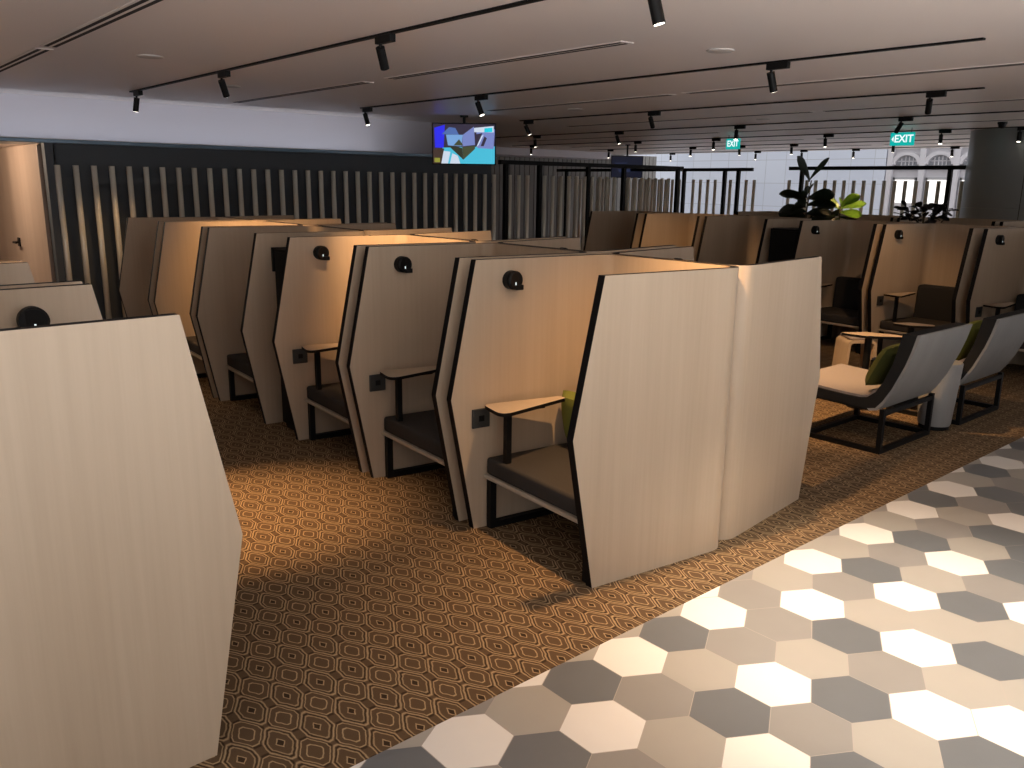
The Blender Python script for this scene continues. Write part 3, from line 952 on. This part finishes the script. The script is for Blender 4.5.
for k, (x, segs) in enumerate(SL):
    for s, (a, b) in enumerate(segs):
        t = thing('linear_air_slot', 'long twin slot air diffuser in the ceiling, %s from the left, %s end' % (['first', 'second', 'third', 'fourth', 'fifth', 'sixth', 'seventh'][k], ['nearest', 'next', 'farthest'][s] if len(segs) == 3 else ['near', 'far'][s]), 'air vent', (x, a, HC), 0, 'ceiling air slots')
        bm = NB(); box(bm, -0.055, 0.055, 0, b-a, -0.004, -0.0005); obj('frame', bm, M_CEIL, t)
        for dx in (-0.024, 0.024):
            bm = NB(); box(bm, dx-0.012, dx+0.012, 0.03, b-a-0.03, -0.006, -0.004); obj('slot', bm, M_SLOT, t)
for k, (x, y) in enumerate([(2.09, 6.26), (4.56, 3.35), (3.24, 7.66), (6.91, 6.98), (9.4, 6.2)]):
    bm = NB(); lathe(bm, [(0.085, -0.001), (0.085, -0.007), (0.075, -0.010)], n=36)
    o = obj('ceiling_speaker', bm, M_TRIMW, smooth=True); o.location = (x, y, HC)
    tag(o, ['round flush speaker between the first slot and first visible track', 'round flush speaker near the middle of the ceiling front', 'round flush speaker nearest the back wall', 'round flush speaker beyond the hanging television', 'round flush speaker over the right hand row'][k], 'speaker', 'flush ceiling speakers')

t = thing('security_camera', 'small black dome camera on the ceiling before the round column', 'camera', (11.6, 4.25, HC))
bm = NB(); lathe(bm, [(0.055, -0.001), (0.055, -0.02), (0.05, -0.03)], n=24); obj('mount', bm, M_BLACK, t)
bm = NB(); lathe(bm, [(0.046, -0.03), (0.044, -0.05), (0.034, -0.068), (0.018, -0.078), (0.004, -0.080)], n=24); obj('dome', bm, M_BLACK, t, True)
WARM = (1.0, 0.58, 0.27)
def spot_lamp(label, x, y, target, power, size, blend=0.9, colr=WARM, lens=M_LENS):
    """fixture on the track: adapter along the track, stem, tilted can"""
    t = thing('track_spotlight', label, 'spotlight', (x, y, HC-0.012), 0, 'ceiling track spotlights')
    bm = NB(); box(bm, -0.02, 0.02, -0.13, 0.03, -0.042, 0.0, bevel=0.003); obj('adapter', bm, M_BLACK, t)
    bm = NB(); cyl(bm, (0, 0, -0.042), (0, 0, -0.075), 0.009, n=10); obj('stem', bm, M_BLACK, t)
    piv = Vector((0, 0, -0.07))
    d = Vector(target)-(Vector((x, y, HC-0.012))+piv); d.normalize()
    bm = NB(); cyl(bm, piv-d*0.012, piv+d*0.115, 0.026, n=20); hd = obj('lamp_head', bm, M_BLACK, t, True)
    bm = NB(); cyl(bm, piv+d*0.1155, piv+d*0.117, 0.021, n=18); obj('lens', bm, lens, hd)
    if power > 0:
        L = bpy.data.lights.new('spot_beam', 'SPOT'); L.energy = power; L.color = colr
        L.spot_size = math.radians(size); L.spot_blend = blend; L.shadow_soft_size = 0.018
        lo = link(bpy.data.objects.new('spot_beam', L), hd)
        lo.location = piv+d*0.125
        lo.rotation_euler = d.to_track_quat('-Z', 'Y').to_euler()
    return t
ordw = ['nearest', 'second', 'third', 'fourth', 'fifth', 'sixth', 'seventh']
def lamps(k, lst):
    for i, (y, tgt, pw, sz) in enumerate(lst):
        spot_lamp('black can spotlight, %s from the front on the %s ceiling track' % (ordw[i], trk_names[k]), TRK[k], y, tgt, pw, sz)
lamps(0, [(2.4, (0.9, 1.0, 0), 30, 50), (4.6, (1.62, 4.15, 0), 640, 37), (6.8, (1.7, 7.0, 0), 60, 45)])
lamps(1, [(2.36, (3.25, 1.9, 0), 225, 105), (4.37, (3.4, 4.85, 1.25), 230, 70), (6.66, (3.4, 7.1, 1.0), 165, 85), (8.70, (2.45, 9.2, 0.0), 35, 70)])
lamps(2, [(3.396, (6.3, 3.35, 0), 340, 66), (6.565, (5.6, 5.6, 0), 60, 50), (8.616, (5.6, 8.0, 0), 50, 50)])
lamps(3, [(3.411, (8.7, 3.9, 0.9), 65, 52), (6.512, (9.1, 6.9, 0.5), 95, 60), (8.639, (8.4, 8.0, 0.5), 40, 60)])
lamps(4, [(4.8, (10.4, 5.5, 1.5), 130, 44), (7.064, (9.6, 6.8, 0.5), 70, 60), (9.264, (10.6, 8.6, 0.3), 20, 50), (11.165, (10.2, 11.0, 0.5), 50, 70)])
lamps(5, [(4.37, (12.1, 4.2, 0), 0, 50), (5.377, (12.2, 5.2, 0.5), 60, 60), (7.13, (12.5, 7.0, 0.5), 60, 60), (9.23, (12.3, 9.0, 0), 60, 70), (11.02, (12.6, 11.0, 0), 60, 70), (13.99, (12.5, 13.9, 0), 60, 70)])
lamps(6, [(7.22, (15.1, 7.2, 0), 60, 70), (9.21, (15.0, 9.1, 0), 60, 70), (10.39, (15.1, 10.3, 0), 60, 70), (11.61, (14.7, 11.5, 0), 60, 70), (13.99, (14.8, 13.9, 0), 60, 70)])
lamps(7, [(7.23, (17.3, 7.0, 0), 50, 70), (9.24, (17.3, 9.1, 0), 50, 70), (10.45, (17.4, 10.3, 0), 0, 50), (11.63, (17.3, 11.6, 0), 50, 70), (14.13, (17.3, 14.0, 0), 50, 70)])

# ------------------------------------------------------------------ cove strip on the ledge, daylight
t = thing('cove_light_strip', 'slim cool white light strip lying on the ledge at the foot of the white wall', 'light strip', (0, 9.62, 2.12))
bm = NB(); box(bm, -2, 6.2, -0.015, 0.015, 0.0, 0.012, bevel=0.002); obj('strip_body', bm, M_TRIMW, t)
L = bpy.data.lights.new('strip_light', 'AREA'); L.shape = 'RECTANGLE'; L.size = 8.2; L.size_y = 0.03; L.energy = 8.5; L.color = (0.90, 0.92, 1.0)
lo = link(bpy.data.objects.new('strip_light', L), t); lo.location = (2.1, 0, 0.02); lo.rotation_euler = (math.radians(180-64), 0, 0)

t = thing('recessed_downlight', 'recessed downlight over the wooden door in the left alcove', 'downlight', (1.05, 10.45, 2.085))
bm = NB(); lathe(bm, [(0.045, -0.001), (0.045, -0.006), (0.035, -0.008)], n=24); obj('trim_ring', bm, M_TRIMW, t)
L = bpy.data.lights.new('spot_beam', 'SPOT'); L.energy = 85; L.color = (1.0, 0.76, 0.56); L.spot_size = math.radians(150); L.spot_blend = 0.2; L.shadow_soft_size = 0.03
lo = link(bpy.data.objects.new('spot_beam', L), t); lo.location = (0, 0, -0.02); lo.rotation_euler = (0, math.radians(-35), math.radians(0))
t = thing('recessed_downlight', 'recessed downlight in the ceiling over the tiled walkway', 'downlight', (3.3, 1.05, HC))
bm = NB(); lathe(bm, [(0.06, -0.001), (0.06, -0.006), (0.045, -0.008)], n=24); obj('trim_ring', bm, M_TRIMW, t)
L = bpy.data.lights.new('spot_beam', 'SPOT'); L.energy = 370; L.color = (1.0, 0.88, 0.74); L.spot_size = math.radians(68); L.spot_blend = 0.8; L.shadow_soft_size = 0.04
lo = link(bpy.data.objects.new('spot_beam', L), t); lo.location = (0, 0, -0.02)
bm = NB(); box(bm, -3.1, -3.0, 2.2, 12.9, 0, HC)
struct(obj('blocker_wall_left', bm, M_DOORW))  # unseen wall added to block world light from the left
bm = NB(); box(bm, 5.0, 12.0, -1.9, -1.8, 0, HC)
struct(obj('blocker_wall_front', bm, M_WHITE))  # unseen stretch of wall added to keep daylight off the right-hand tiles
w = bpy.data.worlds.new('world'); S.world = w; w.use_nodes = True
nt = w.node_tree
bg = nt.nodes['Background']
tc = nt.nodes.new('ShaderNodeTexCoord'); sp = nt.nodes.new('ShaderNodeSeparateXYZ')
nt.links.new(tc.outputs['Generated'], sp.inputs[0])
def wm(op, a, b):
    x = nt.nodes.new('ShaderNodeMath'); x.operation = op
    for i, v in enumerate((a, b)):
        if isinstance(v, (int, float)):
            x.inputs[i].default_value = v
        else:
            nt.links.new(v, x.inputs[i])
    return x.outputs[0]
# sky, plus an added glow towards -y, strongest below the horizon, to brighten the ceiling
dotp = wm('MAXIMUM', wm('ADD', wm('MULTIPLY', sp.outputs[0], -0.35), wm('MULTIPLY', sp.outputs[1], -1.0)), 0.0)
upz = wm('MAXIMUM', sp.outputs[2], 0.0)
dnz = wm('MINIMUM', wm('MULTIPLY', wm('MAXIMUM', wm('MULTIPLY', sp.outputs[2], -1.0), 0.0), 5.0), 1.0)
low = wm('MAXIMUM', wm('SUBTRACT', 1.0, wm('MULTIPLY', upz, 1.6)), 0.0)
base = wm('ADD', 0.22, wm('MULTIPLY', upz, 1.9))
side = wm('MULTIPLY', wm('MULTIPLY', dotp, low), wm('ADD', 0.42, wm('MULTIPLY', dnz, 5.0)))
stg = wm('ADD', base, side)
nt.links.new(stg, bg.inputs[1])
bg.inputs[0].default_value = (1.0, 0.985, 1.0, 1)

S.view_settings.view_transform = 'Standard'; S.view_settings.look = 'None'
S.view_settings.gamma = 1.0; S.view_settings.use_curve_mapping = False
S.view_settings.exposure = 0.0
